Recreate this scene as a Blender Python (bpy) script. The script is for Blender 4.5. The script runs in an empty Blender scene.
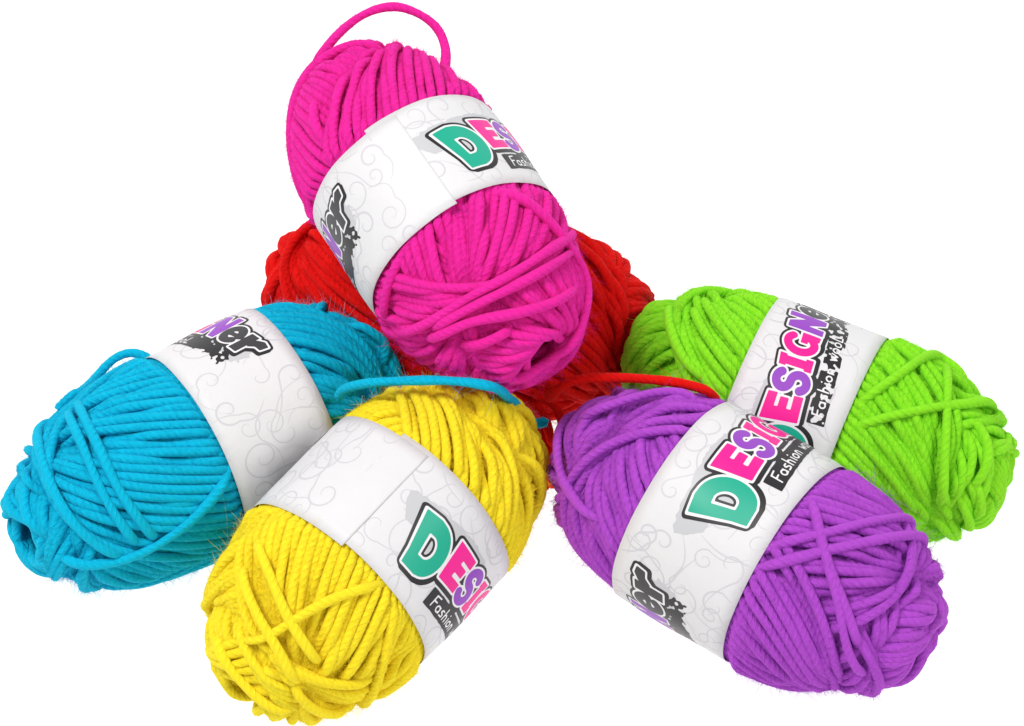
import bpy, math, random
import numpy as np

scene = bpy.context.scene
MM = 0.001

# ------------------------------------------------------------------ camera
PITCH = math.radians(45)
DIST, PXM = 0.95, 0.0003
FPX = DIST / PXM
TGT = np.array([0.0, 0.0, 0.04])
FW = np.array([0.0, math.cos(PITCH), -math.sin(PITCH)])
RT = np.array([1.0, 0.0, 0.0])
UP = np.cross(RT, FW)
CAM = TGT - FW * DIST
cam_data = bpy.data.cameras.new("camera")
cam = bpy.data.objects.new("camera", cam_data)
scene.collection.objects.link(cam)
cam.location = CAM
cam.rotation_euler = (math.pi / 2 - PITCH, 0, 0)
cam_data.sensor_width = 36
cam_data.lens = 36 * FPX / 1024
cam_data.clip_start, cam_data.clip_end = 0.02, 50
scene.camera = cam

# ------------------------------------------------------------------ light
scene.view_settings.view_transform = 'Standard'
scene.view_settings.look = 'None'
scene.view_settings.gamma = 1
scene.view_settings.exposure = 0.17
scene.cycles.use_denoising = True
scene.cycles.max_bounces = 8
scene.cycles.diffuse_bounces = 5
world = bpy.data.worlds.new("World")
scene.world = world
world.use_nodes = True
world.node_tree.nodes['Background'].inputs[0].default_value = (1, 1, 1, 1)
world.node_tree.nodes['Background'].inputs[1].default_value = 0.36


def softbox(name, loc, target, size, power):
    d = bpy.data.lights.new(name, 'AREA')
    d.shape, d.size, d.size_y, d.energy = 'RECTANGLE', size[0], size[1], power
    d.color = (1.0, 0.99, 0.975)
    o = bpy.data.objects.new(name, d)
    scene.collection.objects.link(o)
    o.location = loc
    v = np.array(target) - np.array(loc)
    from mathutils import Vector
    o.rotation_euler = Vector(v).to_track_quat('-Z', 'Y').to_euler()
    return o


softbox("softbox_key", (-0.55, -0.25, 1.25), (0, 0, 0.04), (0.45, 0.45), 13.5)
softbox("softbox_fill", (0.95, -0.55, 0.95), (0, 0, 0.04), (0.5, 0.5), 6.0)

# ------------------------------------------------------------------ helpers
C = scene.collection


def tag(o, label=None, cat=None, group=None, kind=None):
    for k, v in (('label', label), ('category', cat), ('group', group), ('kind', kind)):
        if v:
            o[k] = v
    return o


def mesh_obj(name, verts, quads, mat, parent=None, uv=None, smooth=True, tris=None, mat_idx=None):
    """verts (n,3); quads (m,4) and tris (k,3) index arrays; uv per loop."""
    me = bpy.data.meshes.new(name)
    verts = np.asarray(verts, np.float32)
    q = np.asarray(quads if quads is not None else np.zeros((0, 4)), np.int32).reshape(-1, 4)
    t = np.asarray(tris if tris is not None else np.zeros((0, 3)), np.int32).reshape(-1, 3)
    loops = np.concatenate([q.ravel(), t.ravel()])
    tot = np.concatenate([np.full(len(q), 4), np.full(len(t), 3)]).astype(np.int32)
    start = np.concatenate([[0], np.cumsum(tot)[:-1]]).astype(np.int32)
    me.vertices.add(len(verts))
    me.vertices.foreach_set('co', verts.ravel())
    me.loops.add(len(loops))
    me.loops.foreach_set('vertex_index', loops)
    me.polygons.add(len(tot))
    me.polygons.foreach_set('loop_start', start)
    me.polygons.foreach_set('loop_total', tot)
    me.polygons.foreach_set('use_smooth', np.full(len(tot), smooth))
    mats = mat if isinstance(mat, (list, tuple)) else [mat]
    for m in mats:
        me.materials.append(m)
    if mat_idx is not None:
        me.polygons.foreach_set('material_index', np.asarray(mat_idx, np.int32))
    if uv is not None:
        l = me.uv_layers.new(name='UVMap')
        l.data.foreach_set('uv', np.asarray(uv, np.float32).ravel())
    me.update()
    me.validate()
    o = bpy.data.objects.new(name, me)
    C.objects.link(o)
    if parent:
        o.parent = parent
        o.location = (0, 0, 0)
    return o


# ------------------------------------------------------------------ materials
def srgb(r, g, b):
    f = lambda c: c / 12.92 if c <= 0.04045 else ((c + 0.055) / 1.055) ** 2.4
    return (f(r / 255), f(g / 255), f(b / 255), 1)


def node(nt, typ, **kw):
    n = nt.nodes.new(typ)
    for k, v in kw.items():
        setattr(n, k, v)
    return n


def yarn_material(name, col, dark):
    m = bpy.data.materials.new(name)
    m.use_nodes = True
    nt = m.node_tree
    L = nt.links.new
    bs = nt.nodes['Principled BSDF']
    bs.inputs['Roughness'].default_value = 0.85
    bs.inputs['Specular IOR Level'].default_value = 0.12
    bs.inputs['Sheen Weight'].default_value = 0.10
    bs.inputs['Subsurface Weight'].default_value = 0.25
    bs.inputs['Subsurface Radius'].default_value = (1, 1, 1)
    bs.inputs['Subsurface Scale'].default_value = 0.0009
    bs.inputs['Sheen Roughness'].default_value = 0.45
    bs.inputs['Sheen Tint'].default_value = tuple(0.15 + 0.85 * c for c in col[:3]) + (1,)
    tc = node(nt, 'ShaderNodeTexCoord')
    sep = node(nt, 'ShaderNodeSeparateXYZ')
    L(tc.outputs['UV'], sep.inputs[0])

    def math_(op, a, b=None):
        n = node(nt, 'ShaderNodeMath', operation=op)
        for i, x in enumerate((a, b)):
            if x is None:
                continue
            if isinstance(x, (int, float)):
                n.inputs[i].default_value = x
            else:
                L(x, n.inputs[i])
        return n.outputs[0]

    U, V = sep.outputs[0], sep.outputs[1]          # U in mm along the yarn, V once around
    # four plies twisted round each other
    ph = math_('MULTIPLY', math_('ADD', math_('MULTIPLY', U, 1 / 8.5), V), 2 * math.pi * 4)
    s = math_('ABSOLUTE', math_('SINE', math_('MULTIPLY', ph, 0.5)))
    ply = math_('POWER', s, 0.55)
    # fibres
    comb = node(nt, 'ShaderNodeCombineXYZ')
    L(math_('MULTIPLY', U, 0.35), comb.inputs[0])
    L(math_('MULTIPLY', math_('ADD', math_('MULTIPLY', U, 1 / 8.5), V), 26), comb.inputs[1])
    nz = node(nt, 'ShaderNodeTexNoise')
    nz.inputs['Scale'].default_value = 1.0
    nz.inputs['Detail'].default_value = 2
    L(comb.outputs[0], nz.inputs['Vector'])
    h = math_('ADD', ply, math_('MULTIPLY', nz.outputs[0], 1.5))
    bump = node(nt, 'ShaderNodeBump')
    bump.inputs['Strength'].default_value = 0.62
    bump.inputs['Distance'].default_value = 0.0006
    L(h, bump.inputs['Height'])
    L(bump.outputs[0], bs.inputs['Normal'])
    # slow dye variation along the yarn and fibre streaks
    cb2 = node(nt, 'ShaderNodeCombineXYZ')
    L(math_('MULTIPLY', U, 0.02), cb2.inputs[0])
    nz2 = node(nt, 'ShaderNodeTexNoise')
    nz2.inputs['Scale'].default_value = 1.0
    nz2.inputs['Detail'].default_value = 3
    L(cb2.outputs[0], nz2.inputs['Vector'])
    f = math_('ADD', math_('MULTIPLY', nz2.outputs[0], 0.7), math_('MULTIPLY', nz.outputs[0], 0.5))
    mix = node(nt, 'ShaderNodeMix', data_type='RGBA')
    L(f, mix.inputs[0])
    mix.inputs[6].default_value = dark
    mix.inputs[7].default_value = col
    L(mix.outputs[2], bs.inputs['Base Color'])
    return m


def plain(name, col, rough=0.5, spec=0.3, noise=0.0):
    m = bpy.data.materials.new(name)
    m.use_nodes = True
    nt = m.node_tree
    bs = nt.nodes['Principled BSDF']
    bs.inputs['Base Color'].default_value = col
    bs.inputs['Roughness'].default_value = rough
    bs.inputs['Specular IOR Level'].default_value = spec
    if noise:
        bp = node(nt, 'ShaderNodeBump')
        bp.inputs['Strength'].default_value = 0.35
        bp.inputs['Distance'].default_value = 0.0012
        nb = node(nt, 'ShaderNodeTexNoise')
        nb.inputs['Scale'].default_value = 75
        nb.inputs['Detail'].default_value = 3
        nb.inputs['Distortion'].default_value = 1.2
        nt.links.new(nb.outputs[0], bp.inputs['Height'])
        nt.links.new(bp.outputs[0], bs.inputs['Normal'])
        tc = node(nt, 'ShaderNodeTexCoord')
        nz = node(nt, 'ShaderNodeTexNoise')
        nz.inputs['Scale'].default_value = 60
        nz.inputs['Detail'].default_value = 4
        nt.links.new(tc.outputs['Object'], nz.inputs['Vector'])
        nt.links.new(tc.outputs['Object'], nb.inputs['Vector'])
        mix = node(nt, 'ShaderNodeMix', data_type='RGBA')
        nt.links.new(nz.outputs[0], mix.inputs[0])
        mix.inputs[6].default_value = tuple(c * (1 - noise) for c in col[:3]) + (1,)
        mix.inputs[7].default_value = col
        nt.links.new(mix.outputs[2], bs.inputs['Base Color'])
    return m


M_PAPER = plain('label_paper', (0.67, 0.664, 0.675, 1), 0.55, 0.25, 0.03)
M_SWIRL = plain('ink_pale_swirl', (0.55, 0.54, 0.57, 1), 0.45)
M_GREY = plain('ink_grey', (0.50, 0.50, 0.52, 1), 0.45)
M_BLACK = plain('ink_black', (0.022, 0.021, 0.023, 1), 0.4)
M_WHITE = plain('ink_white', (0.74, 0.73, 0.74, 1), 0.42)
M_TEAL = plain('ink_teal', srgb(24, 162, 134), 0.42)
M_MAG = plain('ink_magenta', srgb(232, 28, 140), 0.42)
M_VIO = plain('ink_violet', srgb(140, 62, 180), 0.42)
M_DARK = plain('ink_charcoal', (0.045, 0.044, 0.048, 1), 0.42)

gm = bpy.data.materials.new('glowing_white_ground')
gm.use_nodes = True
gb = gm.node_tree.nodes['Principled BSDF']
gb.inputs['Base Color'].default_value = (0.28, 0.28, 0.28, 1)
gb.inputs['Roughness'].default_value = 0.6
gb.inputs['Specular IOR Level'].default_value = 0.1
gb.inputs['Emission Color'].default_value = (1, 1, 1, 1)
gb.inputs['Emission Strength'].default_value = 0.9  # added glow, no real lamp: keeps the sheet white and erases contact shadows

# ------------------------------------------------------------------ the surface: a white sheet swept up behind, its glow added
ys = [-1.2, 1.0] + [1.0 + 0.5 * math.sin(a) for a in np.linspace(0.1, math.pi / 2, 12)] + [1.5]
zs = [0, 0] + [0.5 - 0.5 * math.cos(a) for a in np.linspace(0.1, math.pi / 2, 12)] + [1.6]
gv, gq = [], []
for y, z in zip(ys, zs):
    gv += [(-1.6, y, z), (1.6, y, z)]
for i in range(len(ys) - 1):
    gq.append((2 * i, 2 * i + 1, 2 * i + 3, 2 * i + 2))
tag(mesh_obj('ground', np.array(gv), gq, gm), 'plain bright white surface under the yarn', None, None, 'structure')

# ------------------------------------------------------------------ the yarn ball
R_Y = 1.43          # yarn radius, mm


def gauss(x, s):
    k = np.arange(-int(3 * s), int(3 * s) + 1)
    w = np.exp(-0.5 * (k / s) ** 2)
    w /= w.sum()
    return np.convolve(np.pad(x, len(k) // 2, mode='edge'), w, mode='valid')


class Profile:
    """Barrel of revolution about X with a dimple at each end, by arc length t in 0..pi (mm)."""

    def __init__(self, a, b, n=2.3, dip=7, dipw=6.5):
        th = np.linspace(0, math.pi, 1500)
        c, s = np.cos(th), np.sin(th)
        k = (np.abs(c) ** n + np.abs(s) ** n) ** (-1 / n)
        x, r = a * c * k, b * s * k
        x = x - np.sign(x) * dip * np.exp(-(r / dipw) ** 2) * (np.abs(c) > 0.3)
        d = np.hypot(np.diff(x), np.diff(r))
        S = np.concatenate([[0], np.cumsum(d)])
        self.S = S[-1]
        t = np.linspace(0, math.pi, 721)
        self.t = t
        self.x = gauss(np.interp(t, S / S[-1] * math.pi, x), 4)
        self.r = np.maximum(gauss(np.interp(t, S / S[-1] * math.pi, r), 2), 0)
        dx, dr = np.gradient(self.x), np.gradient(self.r)
        l = np.hypot(dx, dr)
        self.nx, self.nr = dr / l, -dx / l

    def at(self, t, phi, off):
        f = lambda a: np.interp(t, self.t, a)
        x, r, nx, nr = f(self.x), f(self.r), f(self.nx), f(self.nr)
        X = x + nx * off
        Rr = r + nr * off
        P = np.stack([X, Rr * np.cos(phi), Rr * np.sin(phi)], -1)
        N = np.stack([nx, nr * np.cos(phi), nr * np.sin(phi)], -1)
        return P, N


class Winding:
    NT, NP = 260, 300

    def __init__(self, prof):
        self.p = prof
        self.rg = np.interp((np.arange(self.NT) + .5) / self.NT * math.pi, prof.t, prof.r)

    def cells(self, t, phi, off_t, off_p):
        r = np.maximum(np.interp(t, self.p.t, self.p.r), 2.0)
        tt = t + off_t * math.pi / self.p.S
        pp = phi + off_p / r
        i = np.clip((tt / math.pi * self.NT).astype(int), 0, self.NT - 1)
        j = (np.floor(pp / (2 * math.pi) * self.NP).astype(int)) % self.NP
        return i, j


def tube_mesh(P, N, rad, sides=8, u0=0.0, cap_ends=True):
    """P (n,3) centre line, N (n,3) rough normals, rad scalar or (n,), all in mm."""
    n = len(P)
    T = np.gradient(P, axis=0)
    T /= np.linalg.norm(T, axis=1)[:, None] + 1e-12
    B = np.cross(T, N)
    B /= np.linalg.norm(B, axis=1)[:, None] + 1e-12
    N2 = np.cross(B, T)
    rad = np.broadcast_to(rad, (n,)).copy()
    if cap_ends:
        rad[0] *= .55
        rad[-1] *= .55
    a = np.arange(sides) / sides * 2 * math.pi
    V = P[:, None] + rad[:, None, None] * (np.cos(a)[None, :, None] * B[:, None] + np.sin(a)[None, :, None] * N2[:, None])
    idx = np.arange(n * sides).reshape(n, sides)
    nx = np.roll(idx, -1, axis=1)
    q = np.stack([idx[:-1], nx[:-1], nx[1:], idx[1:]], -1).reshape(-1, 4)
    S = u0 + np.concatenate([[0], np.cumsum(np.linalg.norm(np.diff(P, axis=0), axis=1))])
    v0 = np.broadcast_to(np.arange(sides) / sides, (n - 1, sides))
    v1 = v0 + 1 / sides
    s0 = np.broadcast_to(S[:-1, None], (n - 1, sides))
    s1 = np.broadcast_to(S[1:, None], (n - 1, sides))
    uv = np.stack([np.stack([s0, v0], -1), np.stack([s0, v1], -1), np.stack([s1, v1], -1), np.stack([s1, v0], -1)], 2).reshape(-1, 2)
    V = V.reshape(-1, 3)
    # end caps as small fans of quads would be: use tris
    tr, tuv = [], []
    if cap_ends:
        V = np.concatenate([V, P[:1] - T[:1] * rad[0] * .8, P[-1:] + T[-1:] * rad[-1] * .8])
        for k in range(sides):
            tr.append((n * sides, (k + 1) % sides, k))
            tr.append((n * sides + 1, (n - 1) * sides + k, (n - 1) * sides + (k + 1) % sides))
            for e in range(2):
                tuv += [(S[0 if e == 0 else -1], k / sides)] * 3
    return V, q, uv, np.array(tr).reshape(-1, 3), np.array(tuv).reshape(-1, 2)


def catmull(pts, step):
    pts = np.asarray(pts, float)
    p = np.concatenate([2 * pts[:1] - pts[1:2], pts, 2 * pts[-1:] - pts[-2:-1]])
    out = []
    for i in range(len(pts) - 1):
        p0, p1, p2, p3 = p[i:i + 4]
        m = max(3, int(np.linalg.norm(p2 - p1) / step))
        for s in np.arange(m) / m:
            out.append(.5 * (2 * p1 + (p2 - p0) * s + (2 * p0 - 5 * p1 + 4 * p2 - p3) * s * s + (3 * p1 - p0 - 3 * p2 + p3) * s ** 3))
    out.append(pts[-1])
    return np.array(out)


# ------------------------------------------------------------------ printed label artwork in (u, v) mm
def sd_poly(P, poly):
    poly = np.asarray(poly, float)
    d = np.full(P.shape[:-1], 1e9)
    inside = np.zeros(P.shape[:-1], bool)
    for i in range(len(poly)):
        a, b = poly[i], poly[(i + 1) % len(poly)]
        e = b - a
        w = P - a
        h = np.clip((w @ e) / (e @ e), 0, 1)
        d = np.minimum(d, np.linalg.norm(w - h[..., None] * e, axis=-1))
        c = ((a[1] <= P[..., 1]) != (b[1] <= P[..., 1]))
        xs = a[0] + (P[..., 1] - a[1]) / (e[1] if abs(e[1]) > 1e-12 else 1e-12) * e[0]
        inside ^= c & (P[..., 0] < xs)
    return np.where(inside, -d, d)


def sd_line(P, pts, w):
    pts = np.asarray(pts, float)
    d = np.full(P.shape[:-1], 1e9)
    for a, b in zip(pts[:-1], pts[1:]):
        e = b - a
        q = P - a
        h = np.clip((q @ e) / (e @ e + 1e-12), 0, 1)
        d = np.minimum(d, np.linalg.norm(q - h[..., None] * e, axis=-1))
    return d - w


def arc(cx, cy, rx, ry, a0, a1, n=18):
    return [(cx + rx * math.cos(math.radians(a)), cy + ry * math.sin(math.radians(a))) for a in np.linspace(a0, a1, n)]


def contour(u, v, F):
    """Marching squares fill of F<0 on the grid; returns 2D verts and polygon list as tris."""
    verts, tris, vid = [], [], {}
    nu, nv = F.shape

    def gv(i, j):
        k = (i, j)
        if k not in vid:
            vid[k] = len(verts)
            verts.append((u[i], v[j]))
        return vid[k]

    def ev(i0, j0, i1, j1):
        k = (i0, j0, i1, j1) if (i0, j0) < (i1, j1) else (i1, j1, i0, j0)
        if k not in vid:
            i0, j0, i1, j1 = k
            f0, f1 = F[i0, j0], F[i1, j1]
            s = min(max(f0 / (f0 - f1), 0.02), 0.98)
            vid[k] = len(verts)
            verts.append((u[i0] + s * (u[i1] - u[i0]), v[j0] + s * (v[j1] - v[j0])))
        return vid[k]

    neg = F < 0
    anyn = neg[:-1, :-1] | neg[1:, :-1] | neg[1:, 1:] | neg[:-1, 1:]
    for i, j in np.argwhere(anyn):
        cs = [(i, j), (i + 1, j), (i + 1, j + 1), (i, j + 1)]
        poly = []
        for k in range(4):
            a, b = cs[k], cs[(k + 1) % 4]
            if neg[a]:
                poly.append(gv(*a))
            if neg[a] != neg[b]:
                poly.append(ev(*a, *b))
        for k in range(1, len(poly) - 1):
            tris.append((poly[0], poly[k], poly[k + 1]))
    return np.array(verts, float).reshape(-1, 2), np.array(tris, int).reshape(-1, 3)


def build_art():
    h = 0.34
    u = np.arange(-7, 82, h)
    v = np.arange(-16, 16, h)
    P = np.stack(np.meshgrid(u, v, indexing='ij'), -1)
    rng = np.random.default_rng(5)
    # letters; every one a signed distance
    D = sd_poly(P, [(0.6, 9.2), (5, 9.6)] + arc(5.2, 0.2, 6.6, 9.2, 84, -84, 22) + [(5, -9.2), (-0.6, -8.6), (0.1, -4)])
    Dh = sd_poly(P, [(3.6, 4.0), (5, 4.0)] + arc(5, 0.2, 2.7, 3.9, 80, -80, 14) + [(5, -3.7), (3.3, -3.6)])
    D = np.maximum(D, -Dh)
    P = P + np.array([3.9, 0])                      # the letters after the D
    E = sd_poly(P, [(16.6, 9.6), (25.2, 8.6), (25.4, 5.2), (21.0, 5.5), (21.0, 4.2), (24.4, 4.0), (24.4, 0.9), (20.9, 1.0),
                    (20.9, -0.6), (25.7, -0.6), (25.9, -4.0), (17.0, -4.0)])
    Sp = arc(30.2, 4.6, 2.7, 2.6, 25, 262, 16) + arc(30.2, -0.9, 2.8, 2.9, 85, -160, 16)
    S_ = sd_line(P, Sp, 1.55)
    I = sd_poly(P, [(34.9, 7.8), (39.4, 8.2), (39.3, 5.6), (38.7, 5.5), (38.7, -1.4), (39.5, -1.5), (39.5, -4.2), (34.8, -4.2), (34.8, -1.5), (35.5, -1.4), (35.5, 5.4), (34.9, 5.3)])
    G = np.minimum(sd_line(P, arc(45.0, 2.0, 3.6, 4.9, 45, 325, 22), 1.55),
                   sd_poly(P, [(45.3, 2.4), (50.2, 2.4), (50.2, -4.4), (47.6, -4.2), (47.4, -0.2), (45.3, -0.2)]))
    Nn = sd_poly(P, [(51.2, 8.4), (54.6, 8.4), (57.8, 2.6), (57.7, 8.8), (60.9, 8.8), (60.9, -4.8), (57.8, -4.8), (54.4, 1.4), (54.4, -4.6), (51.2, -4.6)])
    e_ = np.minimum(sd_line(P, arc(65.6, 0.9, 2.9, 3.8, 8, 318, 22), 1.65), sd_line(P, [(63.0, 0.6), (68.4, 1.3)], 1.0))
    r_ = np.minimum(sd_poly(P, [(70.3, 5.6), (74.0, 5.9), (73.9, -4.4), (70.2, -4.6)]),
                    sd_poly(P, [(73.2, 1.2), (74.2, 4.6), (76.6, 6.2), (79.2, 5.6), (78.6, 2.4), (76.2, 2.2), (74.4, 0.2)]))
    allL = np.minimum.reduce([D, E, S_, I, G, Nn, e_, r_])
    solidL = np.minimum(allL, Dh + 0.0)
    # drop shadow outline: same shapes pushed down and along
    sh = int(round(0.75 / h))
    shd = np.roll(np.roll(allL, sh, 0), -sh - 1, 1)
    black = np.minimum(allL - 1.6, np.minimum(shd - 1.25, 99))
    # banner with torn ends
    nz = gauss(rng.normal(0, 1, len(u)), 1.2)
    nv_ = gauss(rng.normal(0, 1, len(v)), 1.0)
    ban = sd_poly(P, [(18.2, -6.9), (40, -7.2), (74.5, -6.4), (75, -11.5), (60, -13.2), (38, -13.6), (17.8, -13.4)])
    rag = (np.clip((P[..., 0] - 58) / 14, 0, 1) * 2.0 + 0.10)
    n2 = rng.normal(0, 1, (len(u) // 3 + 2, len(v) // 3 + 2))
    n2 = np.kron(n2, np.ones((3, 3)))[:len(u), :len(v)]
    for ax in (0, 1):
        n2 = np.apply_along_axis(lambda q: gauss(q, 1.2), ax, n2)
    ban = ban + rag * n2 * 0.9
    n3 = rng.normal(0, 1, (len(u) // 4 + 2, len(v) // 4 + 2))
    n3 = np.kron(n3, np.ones((4, 4)))[:len(u), :len(v)]
    for ax in (0, 1):
        n3 = np.apply_along_axis(lambda q: gauss(q, 1.3), ax, n3)
    wornban = np.maximum(ban, (-0.34 - n3) * 1.6 - np.abs(P[..., 0] - 46) * 0.012)
    dash = np.minimum(sd_line(P, [(19.5, -5.9), (33, -6.2)], 0.22), sd_line(P, [(36, -6.1), (50, -5.9)], 0.25))
    worn = np.minimum(black, wornban)
    black = np.minimum(black, np.minimum(ban, dash))
    white = np.minimum(allL - 0.72, 99)
    # hand-lettered tagline in white on the banner
    y0 = -12.1
    def T(pts, x, s=1.0):
        return [(x + a * s, y0 + b * s) for a, b in pts]
    strokes = [
        T([(0.2, 0), (0.6, 3.9)], 21), T([(0.5, 3.9), (2.8, 4.1)], 21), T([(0.5, 2.1), (2.2, 2.2)], 21),           # F
        T(arc(1.2, 1.1, 1.0, 1.05, 40, 330, 10), 24), T([(2.2, 2.1), (2.3, 0.1)], 24),                                 # a
        T([(2.0, 2.3), (0.9, 2.3), (0.5, 1.6), (1.9, 1.0), (1.8, 0.2), (0.3, 0.1)], 27),                              # s
        T([(0.4, 4.1), (0.3, 0)], 29.8), T([(0.3, 1.6), (1.1, 2.3), (1.8, 1.8), (1.9, 0)], 29.8),                      # h
        T([(0.3, 2.2), (0.4, 0)], 32.8), T([(0.4, 3.3), (0.5, 3.5)], 32.8),                                             # i
        T(arc(1.2, 1.1, 1.0, 1.05, 0, 360, 12), 34.0),                                                                  # o
        T([(0.4, 2.3), (0.3, 0)], 37.0), T([(0.3, 1.6), (1.1, 2.3), (1.8, 1.8), (1.9, 0)], 37.0),                      # n
        T([(0.1, 2.5), (0.8, 0.2), (1.6, 1.9), (2.3, 0.2), (3.1, 2.6)], 42.5),                                          # w
        T(arc(1.2, 1.3, 1.05, 1.2, 0, 360, 12), 46.2), T(arc(1.2, 1.3, 1.05, 1.2, 0, 360, 12), 49.3),                   # oo
        T([(0.5, 4.0), (0.3, 0.1), (2.4, 0.3)], 52.4)]                                                                   # L
    txt = np.minimum.reduce([sd_line(P, s, 0.27) for s in strokes])
    # grey splash behind the first letters and behind the last ones
    spl = sd_poly(P, [(-1.0, 5), (-1.2, 10.6), (4, 12.2), (10, 11.6), (13, 12.2), (22, 12.4), (28, 10.8), (34, 8), (30, 4), (0, 2)]) + 0.3 * n2
    spl2 = sd_poly(P, [(62, -8), (64, 6), (72, 8.0), (78.4, 5), (78, -9), (70, -9)]) + 0.8 * n2
    spl = np.minimum(spl, spl2)
    P = P - np.array([3.9, 0])
    # the counter of the D: pale grey inside a dark rim
    cnt = Dh + 1.5
    layers = [('grey', spl, M_GREY, .025), ('black', black, M_BLACK, .05), ('worn', worn, M_BLACK, .05), ('white', white, M_WHITE, .075),
              ('cnt', Dh + 1.45, M_GREY, .075), ('teal', D, M_TEAL, .10), ('mag', np.minimum.reduce([E, I, G]), M_MAG, .10), ('vio', np.minimum(S_, Nn), M_VIO, .10),
              ('dark', np.minimum(e_, r_), M_DARK, .10), ('txt', txt, M_WHITE, .075)]
    res = {}
    for name, F, mat, off in layers:
        a, b = contour(u, v, F)
        res[name] = (a, b, mat, off)
    return res


ART = build_art()


def swirl_lines(rng, length, half):
    """Pale curls covering the label."""
    out = []
    x = 3.0
    while x < length:
        for y in np.arange(-half + 4, half, 10.0):
            cx, cy = x + rng.uniform(-4, 4), y + rng.uniform(-3, 3)
            r0 = rng.uniform(3.2, 7.0)
            turns = rng.uniform(0.8, 1.5) * rng.choice([-1, 1])
            a0 = rng.uniform(0, 2 * math.pi)
            n = 36
            k = np.linspace(0, 1, n)
            rr = r0 * (1 - 0.86 * k)
            an = a0 + turns * 2 * math.pi * k
            pts = np.stack([cx + rr * np.cos(an), cy + rr * np.sin(an)], -1)
            # a tail leaving the spiral in an S curve
            d0 = pts[0] - pts[1]
            d0 /= np.linalg.norm(d0)
            tl = rng.uniform(8, 17)
            q = np.linspace(1, 0, 18)[:-1]
            nrm = np.array([-d0[1], d0[0]])
            tail = pts[0] + d0 * (q * tl)[:, None] + nrm * (np.sin(q * 3.6) * rng.uniform(-2.6, 2.6))[:, None]
            out.append((np.concatenate([tail, pts]), rng.uniform(.2, .36)))
        x += 10.0
    return out


# ------------------------------------------------------------------ one skein
def axis_from(phi, g):
    phi, g = math.radians(phi), math.radians(g)
    return math.cos(g) * math.cos(phi) * RT - math.cos(g) * math.sin(phi) * UP - math.sin(g) * FW


class Skein:
    pass


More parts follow.
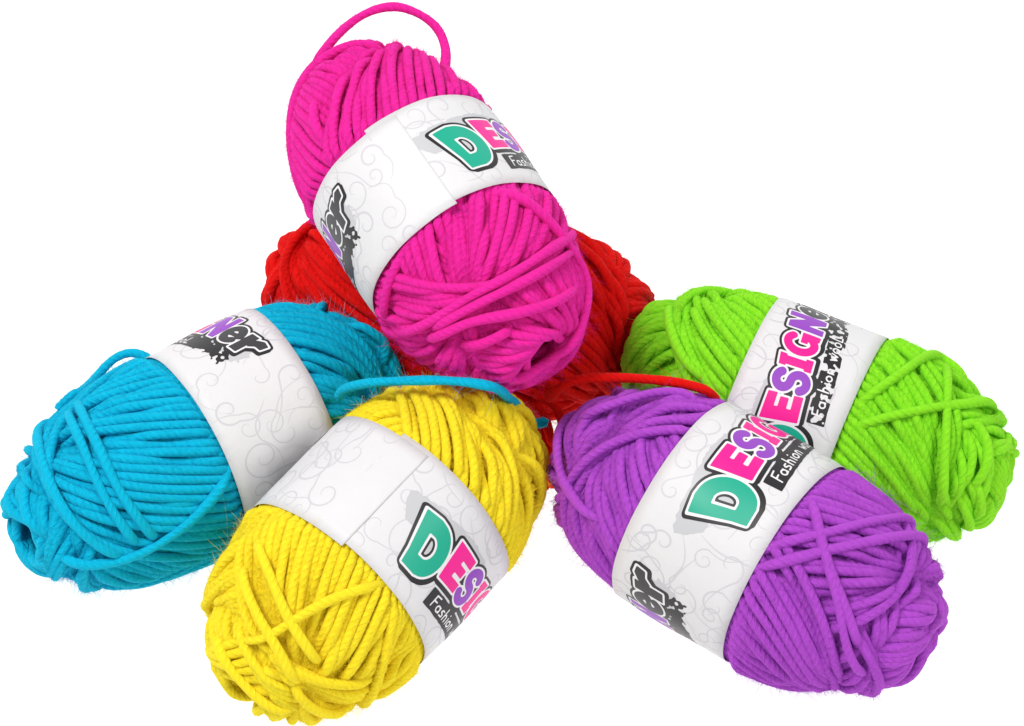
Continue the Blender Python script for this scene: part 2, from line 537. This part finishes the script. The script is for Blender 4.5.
def make_skein(name, label, cen, phi, g, a, b, mat, seed, lw, lshift, word_deg, gap2, seam_deg, flip, layers, n=2.3, worn=False):
    """cen in mm (world); axis from image slope and lean to the viewer; a, b half length and radius (mm)."""
    rng = np.random.default_rng(seed)
    ax = axis_from(phi, g)
    # frame: X along axis to the near end, Y towards the camera, Z completes
    y = (CAM - np.array(cen) * MM)
    y = y - ax * (y @ ax)
    y /= np.linalg.norm(y)
    z = np.cross(ax, y)
    B = np.stack([ax, y, z])                      # local -> world rows
    cen = np.array(cen, float)
    root = bpy.data.objects.new(name, None)
    C.objects.link(root)
    root.empty_display_size = 0.02
    tag(root, label, 'yarn', 'skeins of yarn heaped on white')
    base = np.array([cen[0], cen[1], cen[2] - b]) * MM
    root.location = base
    s = Skein()
    s.root, s.B, s.cen, s.base, s.mat, s.rng = root, B, cen, base, mat, rng
    s.local = lambda P: (np.asarray(P) @ B + cen) * MM - base      # skein mm -> object metres

    # ---- winding: wraps laid one over the other, each finding its height on what lies under it
    prof = Profile(a + 0.4, b - 0.6, n)
    w = Winding(prof)
    r2 = np.random.default_rng(seed + 7)
    path = []
    psi = r2.uniform(0, 6.28)
    for li, (al0, amp, turns, step) in enumerate(layers):
        tilt = math.atan(math.tan(math.radians(al0)) * prof.r.max() / (prof.S / math.pi))
        dpsi = 2 * R_Y * 0.95 / (prof.r.max() * math.cos(tilt))
        nw = int(turns * 2 * math.pi / dpsi)
        ph1, ph2 = r2.uniform(0, 6.28, 2)
        al0 = al0 + r2.uniform(-2, 2)
        m = int(2 * prof.S / step)
        for k in range(nw):
            tau = np.arange(m) / m * 2 * math.pi
            kk = (k + tau / (2 * math.pi)) / nw
            al = np.radians(al0 + amp * (np.sin(kk * turns * 12 + ph1) * .7 + np.sin(kk * turns * 31 + ph2) * .3) + r2.normal(0, 1.6 if li < 2 else .4))
            al = np.maximum(al, math.radians(8.5))
            ps = psi + dpsi * (tau / (2 * math.pi))
            psi += dpsi * (1 + 0.07 * r2.normal()) + (0.15 * dpsi if r2.random() < 0.04 else 0)
            qx = np.cos(al) * np.cos(tau)
            qy = np.sin(al) * np.cos(ps) * np.cos(tau) - np.sin(ps) * np.sin(tau)
            qz = np.sin(al) * np.sin(ps) * np.cos(tau) + np.cos(ps) * np.sin(tau)
            wob = 0.010 * np.sin(tau * 2 + r2.uniform(0, 6.28)) + 0.006 * np.sin(tau * 5 + r2.uniform(0, 6.28))
            t = np.arccos(np.clip(qx, -1, 1))
            f = np.arctan2(qz, qy) * flip + wob
            path.append((t, f))
        psi += r2.uniform(0.6, 2.6)
    # settle the wraps: from the last one laid backwards, each strand shows at the surface where nothing
    # crosses over it and dives under where something does
    lev = np.zeros((w.NT, w.NP), np.int16)
    lowf = r2.uniform(0, 6.28, 6)

    def lumps(t, f):
        q = np.sin(t) ** 2
        return q * (.4 * np.sin(2 * f + 3 * t + lowf[0]) + .3 * np.sin(3 * f - 4 * t + lowf[1]) + .25 * np.sin(5 * f + 6 * t + lowf[2]))

    s.lumps = lumps
    offs = [None] * len(path)
    for k in range(len(path) - 1, -1, -1):
        t, f = path[k]
        r = np.maximum(np.interp(t, prof.t, prof.r), 2.0)
        dt = np.gradient(t) * prof.S / math.pi
        dp = np.gradient(np.unwrap(f)) * r
        l = np.hypot(dt, dp) + 1e-9
        lt, lp = -dp / l, dt / l
        lv = np.zeros(len(t), int)
        ij = [w.cells(t, f, lt * o, lp * o) for o in (-1.0, -.5, 0, .5, 1.0)]
        for i_, j_ in ij:
            lv = np.maximum(lv, lev[i_, j_])
        for i_, j_ in ij:
            np.maximum.at(lev, (i_, j_), np.minimum(lv + 1, 3).astype(np.int16))
        d = -np.array([0, 2.1, 3.9, 4.4])[np.minimum(lv, 3)]
        offs[k] = gauss(np.minimum(d, gauss(d, 1.5) + .3), 2.0) + lumps(t, f)
    Ps, Ns = [], []
    for (t, f), d in zip(path, offs):
        P, N = prof.at(t, f, d)
        if Ps:                                     # ease the joint between wraps
            gap = (P[0] - Ps[-1][-1]) - (P[1] - P[0])
            P = P - gap * np.exp(-np.arange(len(P)) / 5.0)[:, None] * 0.9
        P = np.stack([gauss(P[:, q], 1.0) for q in range(3)], -1)
        Ps.append(P)
        Ns.append(N)
    s.prof, s.w, s.ab = prof, w, (a, b)
    P = np.concatenate(Ps)
    N = np.concatenate(Ns)
    # ---- paper label geometry
    Rl = b - 0.6
    hw = lw / 2
    wph = rng.uniform(0, 6.28, 4)

    def lab_r(thv, xv):
        return Rl + 0.28 * np.sin(2 * thv + wph[0]) + 0.16 * np.sin(5 * thv + wph[1] + xv * .03) - 0.0009 * xv ** 2 + 0.12 * np.sin(xv * .21 + thv * 3 + wph[2]) + 0.07 * np.sin(xv * .13 + thv * 11 + wph[3]) + 0.05 * np.abs(np.sin(thv * 3.5 + xv * .02 + wph[0]))

    seam = math.radians(seam_deg)

    def lab(thv, xv, off):
        """thv: reading angle (0 faces the viewer), xv: axial mm from label middle, up the letters = -x."""
        tl = (thv - seam)
        over = np.clip((tl - 2 * math.pi + 0.1) / 0.3, 0, 1)
        over = over * over * (3 - 2 * over)
        rr = lab_r(thv, xv) + off + 0.2 * over
        xs = xv + lshift + 1.3 * (tl / (2 * math.pi) - 0.5)
        return np.stack([xs, rr * np.cos(thv), -rr * np.sin(thv)], -1)

    s.lab = lab
    # keep the yarn inside the paper band
    def under_band(Q):
        rr = np.hypot(Q[:, 1], Q[:, 2])
        inb = np.abs(Q[:, 0] - lshift) - hw - 0.8
        lim = Rl - 1.0 - R_Y + np.clip(inb / 2.2, 0, 9) ** 1.5 * 1.6
        f = np.where((rr > lim) & (inb < 12), lim / np.maximum(rr, 1e-6), 1)
        Q = Q.copy()
        Q[:, 1:] *= f[:, None]
        return Q

    s.under_band = under_band
    P = under_band(P)
    V, q, uv, tr, tuv = tube_mesh(P, N, R_Y * (1 + 0.05 * gauss(rng.normal(0, 2.5, len(P)), 5)))
    # soft heart of the skein so that no light leaks through it
    cp = Profile(a - 5.6, b - 5.6, n, 8.5, 6.5)
    mesh_obj('winding', s.local(V), q, mat, root, np.concatenate([uv, tuv]), True, tr)
    tt = np.linspace(0, math.pi, 60)
    pp = np.linspace(0, 2 * math.pi, 64, endpoint=False)
    G1, G2 = np.meshgrid(tt, pp, indexing='ij')
    CV, _ = cp.at(G1.ravel(), G2.ravel(), np.full(G1.size, -0.4))
    idx = np.arange(60 * 64).reshape(60, 64)
    nx = np.roll(idx, -1, 1)
    cq = np.stack([idx[:-1], nx[:-1], nx[1:], idx[1:]], -1).reshape(-1, 4)
    k = np.repeat(np.arange(len(cq)), 4)
    mesh_obj('core', s.local(CV), cq, mat, root, np.stack([CV[cq.ravel(), 0], G2.ravel()[cq.ravel()] * 8], -1))

    # ---- fuzz: single fibres standing off the outer wraps
    nlast = sum(len(p) for p in Ps[-int(len(Ps) * .45):])
    cand = np.arange(len(P) - nlast, len(P))
    i, j = w.cells(np.full(1, .5), np.zeros(1), 0, 0)
    T = np.gradient(P, axis=0)
    T /= np.linalg.norm(T, axis=1)[:, None] + 1e-9
    add_fuzz(s, P, N, T, cand[np.abs(P[cand, 0] - lshift) > hw + 1.5], 95000, rng)

    # ---- paper
    nth, nxv = 300, 10
    thv = np.linspace(seam, seam + 2 * math.pi + 0.32, nth)
    xv = np.linspace(-hw, hw, nxv)
    A, X = np.meshgrid(thv, xv, indexing='ij')
    outer = lab(A.ravel(), X.ravel(), 0.0)
    inner = lab(A.ravel(), X.ravel(), -0.13)
    idx = np.arange(nth * nxv).reshape(nth, nxv)
    qo = np.stack([idx[:-1, :-1], idx[:-1, 1:], idx[1:, 1:], idx[1:, :-1]], -1).reshape(-1, 4)
    off = nth * nxv
    rim = np.concatenate([idx[:, 0], idx[-1, 1:], idx[::-1, -1][1:], idx[0, ::-1][1:]])
    qr = np.stack([rim[:-1], rim[1:], rim[1:] + off, rim[:-1] + off], -1)
    lb = mesh_obj('paper_label', s.local(np.concatenate([outer, inner])), np.concatenate([qo, qo[:, ::-1] + off, qr]), M_PAPER, root)
    # ---- print: two repeats of the word mark round the band
    sc = lw / 38.0 * 0.92
    for wi, st in enumerate((word_deg, word_deg - gap2)):
        stv = math.radians(st)
        vs, ts, mi, mats = [], [], [], []
        nv0 = 0
        for nm, (va, tb, mt, of) in ART.items():
            if nm == ('black' if worn else 'worn'):
                continue
            uu = va[:, 0] - (va[:, 1] + 9.2) * 0.38 * np.exp(-np.maximum(va[:, 0], -3) / 15)
            th_ = stv + uu * sc / Rl
            base_t = th_
            while base_t.min() < seam:
                base_t = base_t + 2 * math.pi
            vv = (va[:, 1] + (va[:, 0] - 20) * 0.145 - 0.4) * sc
            Q = lab(base_t, -vv, of)
            ok = np.abs(vv) < hw
            vs.append(Q)
            tb2 = tb[ok[tb].all(1)]
            ts.append(tb2 + nv0)
            mats.append(mt)
            mi += [len(mats) - 1] * len(tb2)
            nv0 += len(va)
        mesh_obj('printed_wordmark', s.local(np.concatenate(vs)), None, mats, lb, None, True, np.concatenate(ts), mi)
    # ---- pale curls printed all round
    vs, qs, nv0 = [], [], 0
    for li, (pts, wd) in enumerate(swirl_lines(rng, 2 * math.pi * Rl, hw)):
        keep = np.abs(pts[:, 1]) < hw - .3
        d = np.gradient(pts, axis=0)
        d /= np.linalg.norm(d, axis=1)[:, None] + 1e-9
        nn = np.stack([-d[:, 1], d[:, 0]], -1)
        wv = wd * np.sin(np.linspace(0.25, math.pi - .15, len(pts)))[:, None]
        for sgn in (1, -1):
            e = pts + nn * wv * sgn
            vs.append(lab(seam + 0.34 + e[:, 0] / Rl * 0.94, e[:, 1], 0.008 + 0.00012 * li))
        m = len(pts)
        for k in range(m - 1):
            if keep[k] and keep[k + 1]:
                qs.append((nv0 + k, nv0 + k + 1, nv0 + m + k + 1, nv0 + m + k))
        nv0 += 2 * m
    mesh_obj('printed_scrolls', s.local(np.concatenate(vs)), qs, M_SWIRL, lb)
    return s


def add_fuzz(s, P, N, T, cand, count, rng, world=False):
    k = rng.choice(cand, count)
    ang = rng.normal(0, 0.75, count) if not world else rng.uniform(-3.2, 3.2, count)
    Bn = np.cross(T[k], N[k])
    Bn /= np.linalg.norm(Bn, axis=1)[:, None] + 1e-9
    dr = N[k] * np.cos(ang)[:, None] + Bn * np.sin(ang)[:, None]
    b0 = P[k] + dr * R_Y * .95
    ln = (rng.gamma(3.0, 0.40, count) * np.where(rng.random(count) < .05, 2.0, 1))[:, None]
    d0 = dr * rng.uniform(.15, .8, (count, 1)) + T[k] * rng.choice([-1, 1], (count, 1)) * rng.uniform(.3, 1, (count, 1)) + rng.normal(0, .3, (count, 3))
    d0 /= np.linalg.norm(d0, axis=1)[:, None]
    cu = rng.normal(0, .75, (count, 3)) - dr * .3
    side = np.cross(d0, rng.normal(0, 1, (count, 3)))
    side /= np.linalg.norm(side, axis=1)[:, None] + 1e-9
    V = []
    for q, wd in ((0, .042), (.33, .038), (.66, .03), (1, .012)):
        c = b0 + ln * (d0 * q + cu * q * q)
        V += [c + side * wd, c - side * wd]
    V = np.stack(V, 1).reshape(-1, 3)
    i0 = np.arange(count)[:, None] * 8
    Q = np.concatenate([i0 + np.array([[0, 1, 3, 2]]), i0 + np.array([[2, 3, 5, 4]]), i0 + np.array([[4, 5, 7, 6]])])
    tag(mesh_obj('fuzz', V * MM - s.base if world else s.local(V), Q, s.mat, s.root), None, None, None, 'stuff')


# colours: (main, deeper)
def YM(name, c, k=0.72):
    col = srgb(*c)
    return yarn_material(name, col, tuple(x * k for x in col[:3]) + (1,))


Y_PINK = YM('pink_wool', (242, 40, 165))
Y_RED = YM('red_wool', (234, 16, 12))
Y_BLUE = YM('blue_wool', (4, 190, 228))
Y_YEL = YM('yellow_wool', (255, 231, 44), 0.84)
Y_PUR = YM('purple_wool', (184, 80, 210))
Y_GRN = YM('green_wool', (146, 236, 40))

LAY = [(11, 3, .8, 2.2), (20, 4, .8, 2.0), (32, 4, .55, 1.7), (24, 4, .45, 1.6), (40, 5, .5, 1.5), (29, 5, .5, 1.5)]
SK = {}
def lay_plan(k, hole=13):
    r = random.Random(k)
    last = [30, 22, 40, 27, 35]
    r.shuffle(last)
    L = [(10, 3, .45, 1.9), (15, 4, .5, 1.8), (22, 5, .6, 1.8)]
    for q, al in enumerate(last[:4]):
        L.append((al + r.uniform(-3, 3), r.uniform(3, 5.5), r.uniform(.38, .56), 1.7 if q < 2 else 1.5))
    return L


SK['red'] = make_skein('yarn_skein', 'red skein of yarn at the back, mostly hidden beneath the pink one', (-17.0, 29.0, 33.3), 7, 6, 61.5, 32.5, Y_RED, 11, 20, 9, 110, 180, 200, 1, lay_plan(1))
SK['blue'] = make_skein('yarn_skein', 'blue skein of yarn at the left edge, a loose loop on its top', (-90.6, -27.2, 33.0), 152, 21, 64, 31.8, Y_BLUE, 22, 33.5, -12.5, -144, 150, 60, -1, lay_plan(2))
SK['green'] = make_skein('yarn_skein', 'lime green skein of yarn at the right, behind the purple one', (91.1, -13.4, 31.8), 21.8, 11, 62, 29.8, Y_GRN, 33, 34, -6, -29, 180, 150, 1, lay_plan(3), worn=True)
SK['yellow'] = make_skein('yarn_skein', 'yellow skein of yarn lying at the front, left of the purple one', (-38.7, -68.2, 34.6), 134, 22.5, 60.0, 33.6, Y_YEL, 44, 36.5, -1, 15, 215, -30, 1, lay_plan(4))
SK['purple'] = make_skein('yarn_skein', 'purple skein of yarn at the front right, a red strand across its far end', (66.6, -66.0, 34.0), 30.5, 19, 62.3, 33.0, Y_PUR, 55, 38, -5, 8, 172, 120, 1, lay_plan(5))
SK['pink'] = make_skein('yarn_skein', 'hot pink skein of yarn on top of the heap, a strand looping above it', (-22.3, 9.4, 92), 55.5, 26, 60.8, 31.8, Y_PINK, 68, 35, 0, 32, 185, -6, -1, lay_plan(6))


# ------------------------------------------------------------------ single strands lying over the skeins, and loose ends
def ray(px, py):
    d = FW + RT * (px - 512) / FPX - UP * (py - 363) / FPX
    return d


def on_skin(s, px, py):
    """Where the line of sight first meets the skein's outer shape: (t, phi)."""
    d = ray(px, py)
    k = np.linspace(0.75, 1.15, 900)
    W = (CAM[None] + d[None] * k[:, None]) / MM
    Lc = (W - s.cen) @ s.B.T
    r = np.hypot(Lc[:, 1], Lc[:, 2])
    # signed distance to the profile curve
    a, b = s.ab
    f = (np.abs(Lc[:, 0]) / a) ** 2.3 + (r / b) ** 2.3
    i = int(np.argmax(f < 1)) if (f < 1).any() else int(np.argmin(f))
    p = Lc[i]
    q = (s.prof.x - p[0]) ** 2 + (s.prof.r - r[i]) ** 2
    return s.prof.t[int(np.argmin(q))], math.atan2(p[2], p[1])


def strand(name, s, ctrl, lift=0.62, ref=None, rad=R_Y, sink_ends=True):
    """ctrl: (px, py) lies on the skein; (px, py, depth) hangs free, depth in mm beyond the middle of skein ref; (px, py, 'floor')."""
    ref = ref or s
    cd = ((ref.cen * MM - CAM) @ FW) / MM
    pts, nrm = [], []
    run = []

    def flush():
        if not run:
            return
        px = catmull(np.array(run), 3.0) if len(run) > 1 else np.array(run)
        tf = np.array([on_skin(ref, *p) for p in px])
        t, f = tf[:, 0], np.unwrap(tf[:, 1])
        if len(t) > 8:
            t, f = gauss(t, 1.5), gauss(f, 1.5)
        off = 1.5 + ref.lumps(t, f)
        if len(off) > 12 and sink_ends:
            e = np.minimum(np.arange(len(off)), np.arange(len(off))[::-1]) / 7.0
            off = off - 5.6 * np.clip(1 - e, 0, 1) ** 1.4
        P, N = ref.prof.at(t, f, off)
        P = ref.under_band(P)
        st = 5 if len(P) > 12 else 1
        sel = list(range(0, len(P), st))
        if sel[-1] != len(P) - 1:
            sel.append(len(P) - 1)
        for k in sel:
            pts.append(P[k] @ ref.B + ref.cen)
            nrm.append(N[k] @ ref.B)
        run.clear()

    for p in ctrl:
        if len(p) == 2:
            run.append(p)
            continue
        flush()
        d = ray(p[0], p[1])
        if p[2] == 'floor':
            kk = (0.0018 - CAM[2]) / d[2]
            pts.append((CAM + d * kk) / MM)
        else:
            pts.append((CAM + d * (cd + p[2]) * MM) / MM)
        nrm.append(np.array([0, -.5, .8]))
    flush()
    P = catmull(pts, 0.9)
    N = np.stack([np.interp(np.linspace(0, 1, len(P)), np.linspace(0, 1, len(nrm)), np.array(nrm)[:, k]) for k in range(3)], -1)
    for ax in range(3):
        P[:, ax] = gauss(P[:, ax], 1.6)
    rg = np.random.default_rng(len(P))
    for ax in range(3):
        P[:, ax] += gauss(rg.normal(0, 1, len(P)), 7) * (1.6 if 'loose' in name else .5) * np.clip(np.minimum(np.arange(len(P)), np.arange(len(P))[::-1]) / 10, 0, 1)
    rad = rad * (1 + gauss(rg.normal(0, .28, len(P)), 4))
    V, q, uv, tr, tuv = tube_mesh(P, N, rad, 10)
    if 'loose' in name:
        T = np.gradient(P, axis=0)
        T /= np.linalg.norm(T, axis=1)[:, None] + 1e-9
        add_fuzz(s, P, N, T, np.arange(2, len(P) - 2), len(P) * 9, rg, True)
    return mesh_obj(name, V * MM - s.base, q, s.mat, s.root, np.concatenate([uv, tuv]), True, tr)


p = SK['pink']
strand('loose_loop', p, [(328, 150), (318, 120), (313, 92), (314, 72, 12), (326, 47, 16), (345, 26, 18), (368, 11, 20), (395, 6, 22), (420, 14, 24), (436, 27, 25), (444, 44, 24), (446, 62, 20), (440, 84, 14)])
for c in ([(592, 226), (575, 233), (541, 256), (510, 276), (471, 296), (428, 322), (392, 338)],
          [(588, 240), (550, 266), (512, 288), (470, 308), (425, 333)],
          [(584, 282), (556, 300), (520, 312), (470, 322), (420, 344)],
          [(494, 186), (533, 212), (566, 248), (583, 285), (572, 336), (549, 366), (512, 388)],
          [(424, 214), (402, 250), (388, 290), (384, 330)]):
    strand('crossing_strand', p, c)
p = SK['blue']
strand('loose_loop', p, [(58, 412), (78, 388), (94, 379, 0), (104, 367, 2), (116, 356, 4), (130, 351, 5), (143, 354, 4), (154, 364, 2), (168, 376), (190, 386), (222, 420)])
for c in ([(45, 402), (41, 443), (59, 497), (91, 538), (132, 561)],
          [(239, 455), (218, 490), (182, 525), (136, 552), (91, 562), (52, 556)],
          [(62, 400), (85, 450), (107, 500), (142, 552)],
          [(72, 390), (95, 440), (120, 492), (160, 545)],
          [(345, 318), (372, 338), (386, 352), (390, 368)]):
    strand('crossing_strand', p, c)
p = SK['purple']
for c in ([(719, 567), (767, 547), (822, 535), (883, 522), (928, 524)],
          [(722, 578), (782, 562), (843, 548), (900, 540), (938, 546)],
          [(822, 545), (838, 602), (848, 648), (868, 683)],
          [(808, 486), (815, 520), (826, 560), (846, 610), (862, 655)],
          [(580, 400), (563, 436), (565, 476), (590, 511), (611, 526)],
          [(570, 425), (616, 408), (666, 396), (708, 402)]):
    strand('crossing_strand', p, c)
p = SK['green']
for c in ([(848, 411), (890, 382), (927, 359), (964, 349), (997, 361)],
          [(944, 352), (946, 407), (944, 456), (941, 512)],
          [(848, 429), (898, 415), (952, 407), (1010, 404)],
          [(968, 410), (985, 450), (973, 494)],
          [(668, 298), (672, 328), (687, 361), (714, 386)]):
    strand('crossing_strand', p, c)
p = SK['yellow']
for c in ([(254, 532), (273, 581), (293, 625), (322, 669)],
          [(236, 640), (262, 640), (290, 624), (337, 597), (401, 579), (425, 575)],
          [(212, 630), (236, 669), (268, 700), (298, 714)],
          [(240, 560), (252, 600), (280, 650), (300, 690)]):
    strand('crossing_strand', p, c)
p = SK['red']
strand('loose_end', p, [(548, 398, 14), (562, 387, 8), (580, 380, 4), (610, 379, 2), (650, 380, 2), (688, 385, 2), (708, 390, 3), (718, 400, 8)], ref=SK['purple'])
for c in ([(522, 412), (540, 430, -26), (549, 456, -30), (552, 486, 'floor')],
          [(528, 400), (546, 418, -28), (554, 442, -32), (556, 480, 'floor')],
          [(530, 390), (552, 404, -26), (562, 426, -30), (564, 456, 'floor')],
          [(516, 420), (530, 440, -24), (541, 466, 'floor'), (545, 490, 'floor')]):
    strand('loose_end', p, c)
p = SK['blue']
strand('loose_end', p, [(338, 398, 12), (346, 389, 4), (365, 384, -2), (400, 381, -8), (450, 381, -14), (486, 384, -16), (502, 389, -10), (511, 398, 4), (522, 412, 20), (536, 424, 28), (549, 420, 28)], ref=SK['yellow'], rad=1.4)
